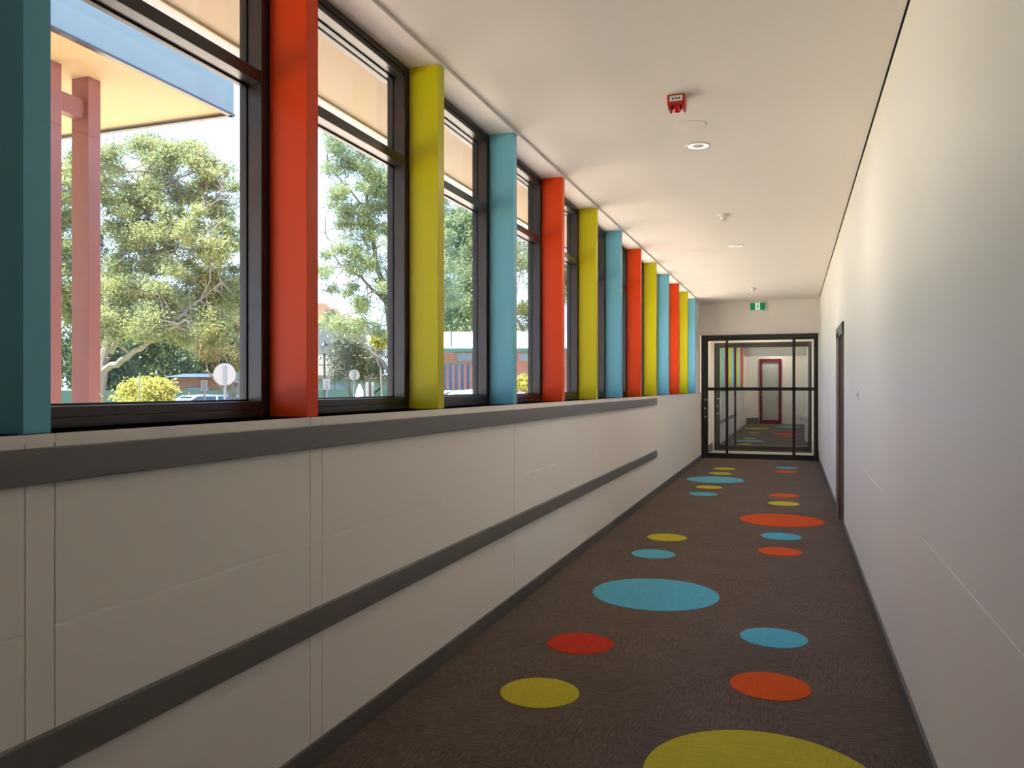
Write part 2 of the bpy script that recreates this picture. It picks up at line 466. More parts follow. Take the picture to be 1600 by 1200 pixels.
# ------------------------------------------------------------------ fins
fins = {}
ordinal = {'blue': ['widest blue fin at the left edge of the photo', 'blue fin right of the nearest yellow fin', 'blue fin third among blue fins from the viewer', 'narrow blue fin fourth among blue fins from the viewer', 'last blue fin next to the pier by the glazed screen'],
           'red': ['widest orange red fin between the two largest window panes', 'orange red fin second among red fins from the viewer', 'orange red fin third among red fins from the viewer', 'narrowest orange red fin near the glazed screen'],
           'yellow': ['widest lime yellow fin beside the strip view of the gum tree', 'lime yellow fin second among yellow fins from the viewer', 'lime yellow fin at the end of the grey rails', 'narrowest lime yellow fin near the glazed screen']}
cnt = {'blue': 0, 'red': 0, 'yellow': 0}
for k, ye in enumerate(fin_end):
    col = fin_col[k]
    y = ye - FIN_T/2
    xc = (XF0+XF1)/2
    if col not in fins:
        mb = MB(); mb.box(XF0, XF1, ye-FIN_T, ye, Z_SILL, Z_BULK, 0.0015)
        o = build('window_fin', mb, M['fin_'+col], org=(xc, y, Z_SILL)); fins[col] = o
    else:
        o = fins[col].copy(); C.objects.link(o); o.location = (xc, y, Z_SILL)
    props(o, ordinal[col][cnt[col]], 'window fin', 'painted fins between the corridor windows'); cnt[col] += 1

# ------------------------------------------------------------------ windows
XG = -1.719
def window(name, y0, y1, label, x0=XF0-0.003, kind='structure'):
    """y0..y1 clear opening between the fins' centres"""
    org = ((XG), (y0+y1)/2, Z_SILL)
    r = empty(name, org, label, 'window', kind='structure')
    xb, xf = -1.736, x0
    fr = MB(); j = 0.038 + FIN_T/2
    for a, b_ in ((y0, y0+j), (y1-j, y1)):
        fr.box(xb, xf, a, b_, Z_SILL, Z_BULK, 0.002)
    fr.box(xb, xf, y0+j, y1-j, Z_BULK-0.026, Z_BULK, 0.0015)      # head in two lips
    fr.box(xb, xf-0.006, y0+j, y1-j, Z_BULK-0.050, Z_BULK-0.028, 0.0015)
    fr.box(xb, xf, y0+j, y1-j, Z_SILL, Z_SILL+0.024, 0.0015)      # foot in two lips
    fr.box(xb, xf-0.003, y0+j, y1-j, Z_SILL+0.026, Z_SILL+0.052, 0.0015)
    build('window_frame', fr, M['frame'], r)
    t_ = MB(); t_.box(xb, xf, y0+j, y1-j, 2.236, 2.276, 0.002)
    build('transom', t_, M['frame'], r)
    g = MB()
    for z0, z1 in ((Z_SILL+0.052, 2.236), (2.276, Z_BULK-0.05)):  # slim beads round the panes
        g.box(XG+0.003, XG+0.015, y0+j, y0+j+0.004, z0, z1); g.box(XG+0.003, XG+0.015, y1-j-0.006, y1-j, z0, z1)
        g.box(XG+0.003, XG+0.015, y0+j, y1-j, z0, z0+0.006); g.box(XG+0.003, XG+0.015, y0+j, y1-j, z1-0.006, z1)
    build('glazing_bead', g, M['black'], r)
    for z0, z1 in ((Z_SILL+0.052, 2.236), (2.276, Z_BULK-0.05)):
        g = MB(); g.box(XG-0.003, XG+0.003, y0+j, y1-j, z0, z1)
        build('window_pane', g, M['glass'], r)
    return r
ys = [y - FIN_T/2 for y in fin_end]
desc = ['largest dark framed window showing the red posts and the gum tree', 'second dark framed window between the nearest red and yellow fins', 'third dark framed window between the nearest yellow fin and the second blue fin']
for k in range(12):
    window('window_%d' % (k+1), ys[k], ys[k+1],
           desc[k] if k < 3 else 'dark framed window between the %s fin and the %s fin, bay %s along the corridor' % (fin_col[k], fin_col[k+1], ['four','five','six','seven','eight','nine','ten','eleven','twelve'][k-3]))
for k, lb in enumerate(('nearer',)):  # window opening added out of view to brighten the near end
    window('window_%d' % (22+k), -2.00-2.05*k, -0.75-2.05*k, 'unseen dark framed window added for light behind the viewer, the %s to the camera' % lb)
w = MB(); w.box(-1.83, XF0-0.002, ys[12], 13.43, Z_SILL, Z_BULK)
struct('trim_5', w, M['frame'], 'dark metal closing strip behind the last blue fin', 'trim')

# ------------------------------------------------------------------ rails on the left wall
for z0, z1, lab in ((1.036, 1.110, 'upper grey wall rail just under the window sill'), (0.434, 0.513, 'lower grey wall rail at knee height above the skirting')):
    mb = MB(); mb.box(XL, XL+0.020, Y_BACK+0.05, 9.20, z0, z1, 0.003)
    props(build('wall_rail', mb, M['rail'], org=(XL, 3.5, z0)), lab, 'wall rail', 'grey rails on the left wall')

# ------------------------------------------------------------------ carpet dots
XA, XB_ = -0.972, -0.087
RS, RL = 0.160, 0.372
dots = [('yellow', XB_, 2.627, RL, 'large lime yellow carpet dot cut off by the bottom of the photo'),
 ('yellow', -0.965, 3.092, RS, 'small yellow carpet dot nearest the viewer in the left row'),
 ('orange', XB_, 3.474, RS, 'small orange carpet dot nearest the viewer in the right row'),
 ('red', -0.965, 3.75, RS, 'small red carpet dot in the left row behind the nearest yellow dot'),
 ('blue', XB_, 4.149, RS, 'small blue carpet dot nearest the viewer in the right row'),
 ('blue', -0.774, 4.80, RL, 'largest blue carpet dot lying in the middle of the corridor'),
 ('blue', XA, 5.938, RS, 'small blue carpet dot just behind the largest blue dot, left row'),
 ('orange', XB_, 6.34, RS, 'small orange carpet dot just in front of a small blue dot, right row'),
 ('yellow', XA, 6.629, RS, 'small yellow carpet dot midway along the left row, just behind a small blue dot'),
 ('blue', XB_, 6.985, RS, 'small blue carpet dot just in front of the large orange dot'),
 ('orange', -0.092, 7.84, RL, 'large orange carpet dot in the right row'),
 ('yellow', XB_, 8.96, RS, 'small pale yellow carpet dot behind the large orange dot'),
 ('orange', XB_, 9.63, RS, 'small orange carpet dot behind the pale yellow dot, right row'),
 ('blue', XA, 9.46, RS, 'small blue carpet dot nearest the viewer in the far left cluster of five'),
 ('yellow', XA, 10.13, RS, 'small yellow carpet dot just in front of the far large blue dot'),
 ('blue', XA, 10.98, RL, 'large blue carpet dot in the far left cluster'),
 ('yellow', XA, 11.80, RS, 'small yellow carpet dot just behind the far large blue dot'),
 ('yellow', XA, 12.50, RS, 'small yellow carpet dot nearest the glazed screen, left row'),
 ('orange', XB_, 12.35, RS, 'small orange carpet dot furthest away in the right row'),
 ('blue', XB_, 12.95, RS, 'small blue carpet dot nearest the glazed screen, right row'),
 ('yellow', XA, 18.1, RS, 'small yellow dot nearest the second screen, seen through both screens'),
 ('blue', XA, 19.15, RL, 'large pale blue dot seen through both screens'),
 ('yellow', XA, 20.1, RS, 'small yellow dot behind the blue dot beyond the screens'),
 ('orange', -0.15, 21.2, RS, 'small orange dot, nearest in the right row beyond the screens'),
 ('orange', -0.15, 22.4, RL, 'large orange dot in the right row beyond the screens'),
 ('yellow', XA, 22.6, RS, 'small dull yellow dot midway along the corridor beyond the screens'),
 ('yellow', XA, 25.0, RL, 'large yellow dot in front of the maroon door'),
 ('blue', -0.15, 26.4, RL, 'large blue dot right of the maroon door, furthest of all')]
for col, x, y, r, lab in dots:
    mb = MB(); mb.lathe([(r*0.5, 0.0), (r, 0.0), (r, 0.0022), (r-0.0015, 0.0032), (r*0.5, 0.0033)], (x, y, 0), n=96)
    props(build('carpet_dot', mb, M['dot_'+col], org=(x, y, 0)), lab, 'carpet dot', 'coloured dots inlaid in the brown carpet')

# ------------------------------------------------------------------ ceiling fittings
def downlight(x, y, z, lab, lit=True, r=0.075, watt=None):
    o = empty('downlight', (x, y, z), lab, 'ceiling light', 'recessed round ceiling lights')
    mb = MB(); mb.lathe([(r*0.74, 0.0), (r*0.74, -0.003), (r*0.80, -0.007), (r, -0.006), (r+0.006, 0.0)], (x, y, z), n=40)
    # open ring
    mb = MB(); n = 40; prof = [(r*0.80, 0.0), (r*0.82, -0.006), (r*0.97, -0.007), (r+0.005, 0.0)]
    vs_ = [(x+q*math.cos(2*math.pi*k/n), y+q*math.sin(2*math.pi*k/n), z+h) for q, h in prof for k in range(n)]
    fs = [(i*n+k, i*n+(k+1) % n, (i+1)*n+(k+1) % n, (i+1)*n+k) for i in range(3) for k in range(n)]
    mb.add(vs_, fs); build('trim_ring', mb, M['white'], o, smooth=True)
    mb = MB(); mb.lathe([(0.01, -0.0015), (r*0.80, -0.0015), (r*0.80, -0.0005), (0.01, -0.0005)], (x, y, z), n=40)
    build('diffuser', mb, M['lamp'] if lit else M['white'], o)
    mb = MB(); mb.lathe([(0.004, -0.006), (r*0.42, -0.005), (r*0.52, -0.0016), (0.004, -0.0016)], (x, y, z), n=24)
    build('lamp_cap', mb, M['white'], o, smooth=True)
    if lit:
        ld = bpy.data.lights.new('downlight_lamp', 'AREA'); ld.shape = 'DISK'; ld.size = 0.13; ld.energy = watt or LAMP_W; ld.color = (1.0, 0.86, 0.70)
        lo = bpy.data.objects.new('downlight_lamp', ld); C.objects.link(lo); lo.parent = o; lo.location = (0, 0, -0.012)
    return o
downlight(-0.54, 4.95, Z_CEIL, 'lit round downlight nearest the viewer, behind the red alarm strobe')
downlight(-0.55, 8.58, Z_CEIL, 'lit round downlight between the two small ceiling detectors')

def detector(x, y, lab):
    o = empty('smoke_detector', (x, y, Z_CEIL), lab, 'smoke detector', 'small white ceiling detectors')
    mb = MB(); mb.lathe([(0.02, 0), (0.052, 0), (0.052, -0.012), (0.046, -0.020), (0.02, -0.022)], (x, y, Z_CEIL), n=32)
    build('base', mb, M['white'], o, smooth=True)
    mb = MB(); mb.lathe([(0.012, -0.021), (0.030, -0.021), (0.026, -0.046), (0.016, -0.052), (0.004, -0.053)], (x, y, Z_CEIL), n=24)
    build('sensor_head', mb, M['steelgrey'] if False else M['white'], o, smooth=True)
    return o
detector(-0.548, 6.99, 'small white ceiling detector nearer the viewer')
detector(-0.551, 12.3, 'small white ceiling detector near the exit sign')

mb = MB(); mb.lathe([(0.02, 0), (0.088, 0), (0.088, -0.003), (0.080, -0.006), (0.02, -0.006)], (-0.537, 4.553, Z_CEIL), n=48)
props(build('ceiling_cover_plate', mb, M['ceil'], org=(-0.537, 4.553, Z_CEIL), smooth=True), 'flat white round cover plate on the ceiling between strobe and downlight', 'cover plate')

# alarm strobe
sx, sy = -0.548, 4.08
o = empty('alarm_strobe', (sx, sy, Z_CEIL), 'red fire alarm strobe box fixed to the ceiling', 'alarm strobe')
mb = MB(); mb.box(sx-0.044, sx+0.044, sy-0.044, sy+0.044, Z_CEIL-0.052, Z_CEIL, 0.006); build('housing', mb, M['red_plastic'], o)
for q0 in (-0.040, 0.028):
    mb = MB(); mb.box(sx+q0, sx+q0+0.012, sy-0.042, sy+0.040, Z_CEIL-0.070, Z_CEIL-0.050, 0.003); build('bracket', mb, M['red_plastic'], o)
mb = MB(); mb.lathe([(0.006, -0.079), (0.016, -0.077), (0.024, -0.066), (0.026, -0.050), (0.006, -0.050)], (sx, sy, Z_CEIL), n=24); build('strobe_lens', mb, M['red_lens'], o, smooth=True)
mb = MB(); mb.box(sx-0.032, sx+0.032, sy-0.046, sy-0.0435, Z_CEIL-0.036, Z_CEIL-0.008, 0.001); l_ = build('label_plate', mb, M['white'], o); l_['label'] = 'white label plate'
mb = MB()
for a in (-0.018, -0.002, 0.012): mb.box(sx+a, sx+a+0.009, sy-0.0475, sy-0.0455, Z_CEIL-0.028, Z_CEIL-0.020)
build('label_print', mb, M['black'], l_)

# exit sign
ex, ez = (-0.677-0.428)/2, 2.598
o = empty('exit_sign', (ex, Y_END, ez), 'green running figure exit sign above the glazed screen', 'exit sign')
mb = MB(); mb.box(ex-0.128, ex+0.128, Y_END-0.045, Y_END-0.008, ez-0.068, ez+0.068, 0.003); build('housing', mb, M['white'], o)
mb = MB(); mb.box(ex-0.120, ex+0.120, Y_END-0.048, Y_END-0.044, ez-0.061, ez+0.061, 0.001); build('sign_face', mb, M['sign_green'], o)
mb = MB(); mb.box(ex-0.038, ex+0.038, Y_END-0.050, Y_END-0.047, ez-0.058, ez+0.058); wp = build('white_doorway', mb, M['sign_white'], o)
mb = MB(); yf = Y_END-0.0515
def limb(p, q, w0):
    p, q = Vector(p), Vector(q); d = (q-p).normalized(); n_ = Vector((-d.y, d.x))*w0
    pl = [p-n_, q-n_, q+n_, p+n_]
    mb.prism([(ex+a.x, ez+a.y) for a in pl], yf-0.001, yf+0.0015, 'Y')
mb.lathe([(0.002, -0.0010), (0.0085, -0.001), (0.0085, 0.0015), (0.002, 0.0015)], (ex+0.010, yf, ez+0.040), 'Y', 16)
limb((0.004, 0.028), (-0.004, -0.004), 0.0085)      # torso
limb((0.004, 0.026), (0.022, 0.012), 0.0035); limb((0.022, 0.012), (0.030, 0.022), 0.003)
limb((0.000, 0.026), (-0.018, 0.016), 0.0035); limb((-0.018, 0.016), (-0.020, 0.000), 0.003)
limb((-0.002, -0.004), (0.016, -0.020), 0.005); limb((0.016, -0.020), (0.012, -0.044), 0.0042)
limb((-0.006, -0.004), (-0.016, -0.028), 0.005); limb((-0.016, -0.028), (-0.032, -0.036), 0.004)
build('running_figure', mb, M['sign_green'], wp)

# wall switch
mb = MB(); mb.box(XR-0.006, XR, 5.80, 5.87, 1.150, 1.215, 0.002)
o = build('wall_switch', mb, M['white'], org=(XR, 5.83, 1.15)); props(o, 'small pale switch plate on the right wall before the doorway', 'switch')
mb = MB(); mb.box(XR-0.010, XR-0.005, 5.825, 5.845, 1.172, 1.194, 0.001); build('rocker', mb, M['steelgrey'], o)

# ------------------------------------------------------------------ doorway in the right wall
d3 = empty('door_3', (XR, (DY0+DY1)/2, 0), 'narrow doorway with grey frame and red brown leaf in the right wall', 'door', kind='structure')
mb = MB()
mb.box(XR-0.014, XR+0.20, DY0-0.045, DY0+0.004, 0, DZ+0.045, 0.002)
mb.box(XR-0.014, XR+0.05, DY1-0.004, DY1+0.42, 0.0, DZ+0.0, 0.002)
mb.box(XR-0.014, XR+0.20, DY0-0.045, DY1+0.42, DZ-0.055, DZ+0.045, 0.002)
build('door_frame', mb, M['steelgrey'], d3)
mb = MB(); mb.box(XR+0.004, XR+0.20, DY1-0.045, DY1-0.004, 0.0, DZ-0.05, 0.002); build('door_leaf', mb, M['timber'], d3)
mb = MB(); mb.box(XR+0.2, XR+0.24, DY0-0.1, DY1+0.1, 0, DZ+0.1); build('inner_panel', mb, M['timber'], d3)

# ------------------------------------------------------------------ glazed screens
def screen(name, Y, label, xs, top, frm, gl, mid=True, hand=(0.705, 1.04), dim=False):
    """xs: frame left, left stile right edge, mullion A, mullion B, right stile left edge, frame right"""
    x0, x1, a0, a1, b0, b1, x2, x3 = xs
    o = empty(name, ((x0+x3)/2, Y, 0), label, 'glazed door screen', kind='structure')
    fr = MB()
    fr.box(x0, x0+0.052, Y-0.03, Y+0.07, 0, top, 0.002); fr.box(x2+0.022, x3, Y-0.03, Y+0.07, 0, top, 0.002)
    fr.box(x0+0.052, x2+0.022, Y-0.03, Y+0.07, top-0.045, top, 0.002)
    fr.box(x0+0.052, x2+0.022, Y-0.03, Y+0.07, 0, 0.018, 0.002)
    build('screen_frame', fr, frm, o)
    lf = MB(); ya, yb = Y-0.012, Y+0.030
    lf.box(x0+0.055, x1, ya, yb, 0.022, top-0.049, 0.002); lf.box(x2, x2+0.020, ya, yb, 0.022, top-0.049, 0.002)
    lf.box(x1, x2, ya, yb, top-0.095, top-0.049, 0.002); lf.box(x1, x2, ya, yb, 0.022, 0.105, 0.002)
    lf.box(a0, a1, ya, yb, 0.105, top-0.095, 0.002)
    if b0 is not None: lf.box(b0, b1, ya, yb, 0.105, top-0.095, 0.002)
    if mid: lf.box(x1, x2, ya, yb, 1.178, 1.234, 0.002)
    leaf = build('door_leaf', lf, frm, o)
    edges = [(x1, a0), (a1, b0 if b0 is not None else x2)] + ([(b1, x2)] if b0 is not None else [])
    zs = ((0.105, 1.178), (1.234, top-0.095)) if mid else ((0.105, top-0.095),)
    for p, q in edges:
        for z0, z1 in zs:
            g = MB(); g.box(p, q, Y+0.006, Y+0.012, z0, z1); build('glass_pane', g, gl, o)
    h = MB(); hx = x1 + 0.012
    h.tube([(x1-0.045, Y-0.012, hand[1]-0.02), (x1-0.045, Y-0.065, hand[1]-0.02), (hx, Y-0.075, hand[1]-0.02), (hx, Y-0.075, hand[0]+0.02), (x1-0.045, Y-0.065, hand[0]+0.02), (x1-0.045, Y-0.012, hand[0]+0.02)], 0.011, 10)
    build('pull_handle', h, M['chrome'], leaf, smooth=True)
    h = MB(); h.lathe([(0.004, 0.0), (0.020, 0.0), (0.020, -0.010), (0.004, -0.012)], (x1-0.055, Y-0.012, (hand[0]+hand[1])/2), 'Y', 20)
    build('lock_cylinder', h, M['chrome'], leaf, smooth=True)
    return o
screen('door_1', Y_END, 'black framed glazed door screen closing the corridor', (-1.484, -1.372, -1.078, -1.034, 0.002, 0.048, 0.335, 0.405), 2.128, M['black'], M['doorglass'])
screen('door_2', Y_S2, 'second dark glazed screen seen through the first one', (-1.445, -1.338, -1.069, -1.027, None, None, 0.285, 0.345), 2.10, M['frame'], M['doorglass'], mid=False, hand=(0.70, 1.03))

# lobby between the screens, and the corridor beyond
w = MB(); w.box(XL-0.2, XL, Y_END+0.12, Y_S2+0.1, 0, Z_CEIL); w.box(XL-0.2, -1.445, Y_S2-0.03, Y_S2+0.1, 0, Z_CEIL)
w.box(XR, XR+0.2, Y_END, Y_S2+0.1, 0, Z_CEIL); w.box(0.345, XR+0.1, Y_S2-0.03, Y_S2+0.1, 0, Z_CEIL)
w.box(-1.445, 0.345, Y_S2-0.03, Y_S2+0.1, 2.10, Z_CEIL)
struct('wall_lobby', w, M['wall'], 'white walls of the lobby between the two screens', 'wall')
w = MB(); w.box(XL, XL+0.012, Y_END+0.13, Y_S2-0.04, 0, 0.16); w.box(XR-0.012, XR, Y_END+0.13, Y_S2-0.04, 0, 0.16)
struct('baseboard_lobby', w, M['rail'], 'tall grey skirting in the lobby between the screens', 'baseboard')
w = MB(); w.box(XL-0.3, XR+0.2, Y_END+0.12, Y_S2+.1, 2.45, 2.55)
struct('ceiling_lobby', w, M['ceil'], 'lower white ceiling of the lobby between the screens', 'ceiling')
w = MB(); w.box(XL-0.4, XR+0.2, Y_S2+0.1, Y_FAR+2.0, Z_CEIL, Z_CEIL+0.1)
struct('ceiling_beyond', w, M['ceil'], 'white ceiling of the corridor beyond the second screen', 'ceiling')
w = MB(); w.box(XL-0.2, XL, Y_S2+0.1, 26.9, 0, Z_SILL); w.box(XL-0.3, XL, Y_S2+0.1, 17.3, Z_SILL, Z_CEIL); w.box(XL-0.3, XL, 26.6, Y_FAR+1, 0, Z_CEIL)
struct('wall_left_beyond', w, M['wall'], 'white sill wall under the far windows beyond the screens', 'wall')
w = MB(); w.box(XR, XR+0.2, Y_S2+0.1, Y_FAR+1, 0, Z_CEIL)
struct('wall_right_beyond', w, M['wall'], 'white right wall of the corridor beyond the screens', 'wall')
w = MB(); w.box(-1.55, XR+0.1, 26.95, 27.1, 2.235, Z_CEIL)
w.box(XL-0.3, XR+0.2, Y_FAR+0.02, Y_FAR+0.2, 0, Z_CEIL)
struct('wall_far', w, M['wall'], 'pale end wall with a bulkhead at the far end beyond both screens', 'wall')
w = MB(); w.box(XL, -1.08, Y_FAR-0.0, Y_FAR+0.02, 0, 0.2)
struct('baseboard_far', w, M['rail'], 'grey skirting left of the maroon door', 'baseboard')
mb = MB(); mb.box(XL, XL+0.02, Y_S2+0.2, 22.0, 0.434, 0.513, 0.003)
props(build('wall_rail', mb, M['rail'], org=(XL, 19, 0.434)), 'grey knee height wall rail beyond the second screen', 'wall rail')
d4 = empty('door_4', (-0.695, Y_FAR, 0), 'maroon framed glazed door at the far end beyond both screens', 'door', kind='structure')
mb = MB(); mb.box(-1.045, -0.955, Y_FAR-0.05, Y_FAR+0.015, 0, 2.19, 0.003); mb.box(-0.435, -0.345, Y_FAR-0.05, Y_FAR+0.015, 0, 2.19, 0.003); mb.box(-0.955, -0.435, Y_FAR-0.05, Y_FAR+0.015, 2.09, 2.19, 0.003); mb.box(-0.955, -0.435, Y_FAR-0.05, Y_FAR+0.015, 0, 0.13, 0.003)
build('door_frame', mb, M['maroon'], d4)
mb = MB(); mb.box(-0.955, -0.435, Y_FAR-0.02, Y_FAR-0.012, 0.13, 2.09); build('glass_pane', mb, M['doorglass'], d4)
mb = MB(); mb.tube([(-0.99, Y_FAR-0.05, 1.0), (-0.99, Y_FAR-0.09, 1.0), (-0.90, Y_FAR-0.09, 1.0)], 0.011, 8); build('door_handle', mb, M['chrome'], d4)
# far fins and windows
far_y = [17.38 + 1.015*k for k in range(10)]
far_col = ['red', 'yellow', 'blue'] * 4
words = ['nearest the second screen', 'second from the second screen', 'third from the second screen', 'fourth from the second screen', 'fifth from the second screen', 'sixth from the second screen', 'seventh from the second screen', 'third from the far end', 'second from the far end', 'closest to the maroon door']
for k, y in enumerate(far_y):
    o = fins[far_col[k]].copy(); C.objects.link(o); o.location = ((XF0+XF1)/2, y, Z_SILL)
    props(o, '%s fin beyond both screens, %s' % ({'red': 'orange red', 'yellow': 'lime yellow', 'blue': 'blue'}[far_col[k]], words[k]), 'window fin', 'painted fins in the corridor beyond the screens')
for k in range(9):
    window('window_%d' % (k+13), far_y[k], far_y[k+1], 'dark framed window beyond both screens, between the fins %s and the next' % words[k])
w = MB(); w.box(-1.80, XL-0.001, 17.3, 26.6, Z_SILL-0.02, Z_SILL)
w.box(-1.80, -1.503, 17.3, 26.6, Z_BULK, Z_CEIL)
struct('trim_6', w, M['wall'], 'white sill and head lining of the far windows', 'trim')
# lamps added to brighten the lobby and the far recess
downlight(-0.55, 15.2, 2.45, 'round downlight added to brighten the lobby between the screens', watt=14)
downlight(-0.55, 27.7, Z_CEIL, 'round downlight added to brighten the recess before the maroon door', watt=9)
# white wall basin beyond
o = empty('drinking_fountain', (XR, 18.9, 0), 'small white drinking fountain on the right wall beyond the second screen', 'drinking fountain')
mb = MB(); mb.box(XR-0.26, XR, 18.75, 19.05, 0.50, 0.62, 0.03); build('basin', mb, M['white'], o, smooth=True)
mb = MB(); mb.box(XR-0.16, XR, 18.82, 18.98, 0.02, 0.50, 0.02); build('pedestal', mb, M['white'], o, smooth=True)

# ------------------------------------------------------------------ outside: eave, canopy
w = MB(); w.box(-2.31, -1.79, Y_BACK-4, 30, 2.745, 2.80)
eave = empty('roof_eave', (-2.0, 8, 2.75), 'cream lined roof eave with a pale gutter above the windows', 'eave', kind='structure')
build('soffit', w, M['soffit'], eave)
w = MB(); w.box(-2.325, -2.305, Y_BACK-4, 30, 2.730, 2.752, 0.003); build('soffit_bead', w, M['softrim'], eave)
w = MB(); w.box(-2.46, -2.325, Y_BACK-4, 30, 2.742, 2.90, 0.01); build('gutter', w, M['gutter'], eave)
w = MB(); w.box(-1.82, -1.79, Y_BACK-4, 30, 2.67, 2.75); build('wall_head', w, M['frame'], eave)
w = MB(); w.add([(-2.46, -6, 2.86), (0.8, -6, 3.6), (0.8, 30, 3.6), (-2.46, 30, 2.86), (-2.46, -6, 2.91), (0.8, -6, 3.65), (0.8, 30, 3.65), (-2.46, 30, 2.91)], [(0,3,2,1),(4,5,6,7),(0,1,5,4),(1,2,6,5),(2,3,7,6),(3,0,4,7)])
build('roof_sheet', w, M['whiteroof'], eave)

CXE, CYE, CZ = -3.97, 4.995, 3.30
cn = empty('entrance_canopy', (-6, 1, CZ), 'flat canopy with cream lining and pale blue fascia outside the first window', 'canopy')
w = MB()
for a, b_ in ((-7.0, -3.0), (-2.994, -0.2), (-0.194, 2.60), (2.606, CYE-0.03)):
    for c0, c1 in ((-8.6, -6.3), (-6.294, CXE-0.03)):
        w.box(c0, c1, a, b_, CZ, CZ+0.03)
build('lining', w, M['canopy_soffit'], cn)
w = MB(); w.box(CXE-0.03, CXE, -7.0, CYE, CZ-0.012, CZ+0.245, 0.004); w.box(-8.6, CXE-0.03, CYE-0.03, CYE, CZ-0.012, CZ+0.245, 0.004)
build('fascia', w, M['fascia'], cn)
w = MB(); w.box(CXE-0.034, CXE+0.006, -7.0, CYE+0.006, CZ-0.026, CZ-0.010); w.box(-8.6, CXE, CYE-0.034, CYE+0.006, CZ-0.026, CZ-0.010)
build('drip_edge', w, M['frame'], cn)
w = MB(); w.box(-8.55, CXE-0.035, -6.95, CYE-0.035, CZ+0.06, CZ+0.20); build('roof_deck', w, M['gutter'], cn)
GZ = -0.70
pf = empty('portal_frame', (-4.48, 3.98, GZ), 'pair of faded red steel posts joined by a short beam under the canopy', 'steel frame')
for a, b_ in ((4.08, 4.18), (3.77, 3.875)):
    w = MB(); w.box(-4.555, -4.408, a, b_, GZ, CZ, 0.004); build('post', w, M['post'], pf)
w = MB(); w.box(-4.52, -4.44, 3.875, 4.08, 3.02, 3.145, 0.003); build('beam', w, M['post'], pf)

# ------------------------------------------------------------------ ground
w = MB(); w.box(-14, -1.7, -40, 70, GZ-0.1, GZ)
struct('ground_paving', w, M['pave'], 'warm concrete paving outside the windows', 'paving')
w = MB(); w.box(-220, -14, -60, 200, GZ-0.1, GZ-0.02); w.box(-14, 60, 70, 200, GZ-0.1, GZ-0.02)
struct('ground_lawn', w, M['grass'], 'dry lawn and verge beyond the paving', 'ground')
w = MB(); w.add([tuple(at(-900, 605, 30))[:2] + (GZ-0.01,), tuple(at(1500, 605, 30))[:2] + (GZ-0.01,), tuple(at(1500, 605, 37))[:2] + (GZ-0.01,), tuple(at(-900, 605, 37))[:2] + (GZ-0.01,)], [(0, 1, 2, 3)])
struct('ground_road', w, M['road'], 'grey asphalt road crossing outside', 'road')

# ------------------------------------------------------------------ trees
def mesh_np(name, V, Fq, m, parent):
    me = bpy.data.meshes.new(name)
    po = np.array(ORIG[parent.name])
    V = V - po
    me.vertices.add(len(V)); me.vertices.foreach_set('co', V.astype(np.float32).ravel())
    n = len(Fq)
    me.loops.add(n*4); me.loops.foreach_set('vertex_index', Fq.astype(np.int32).ravel())
    me.polygons.add(n); me.polygons.foreach_set('loop_start', np.arange(0, n*4, 4, dtype=np.int32)); me.polygons.foreach_set('loop_total', np.full(n, 4, dtype=np.int32))
    me.update(calc_edges=True)
    me.materials.append(m)
    o = bpy.data.objects.new(name, me); C.objects.link(o); o.parent = parent
    ORIG[o.name] = ORIG[parent.name]
    return o

def leaf_cards(pts, rng, L, W, droop=0.5):
    n = len(pts)
    d = rng.normal(size=(n, 3)); d[:, 2] -= droop; d /= np.linalg.norm(d, axis=1)[:, None]
    u = rng.normal(size=(n, 3)); s = np.cross(d, u); s /= np.linalg.norm(s, axis=1)[:, None]
    nn = np.cross(d, s)
    l = (L * rng.uniform(0.6, 1.3, n))[:, None]; w = (W * rng.uniform(0.7, 1.2, n))[:, None]
    V = np.stack([pts, pts + d*l*0.45 + s*w*0.5 + nn*l*0.06, pts + d*l, pts + d*l*0.45 - s*w*0.5 + nn*l*0.06], 1).reshape(-1, 3)
    Fq = np.arange(n*4).reshape(-1, 4)
    return V, Fq

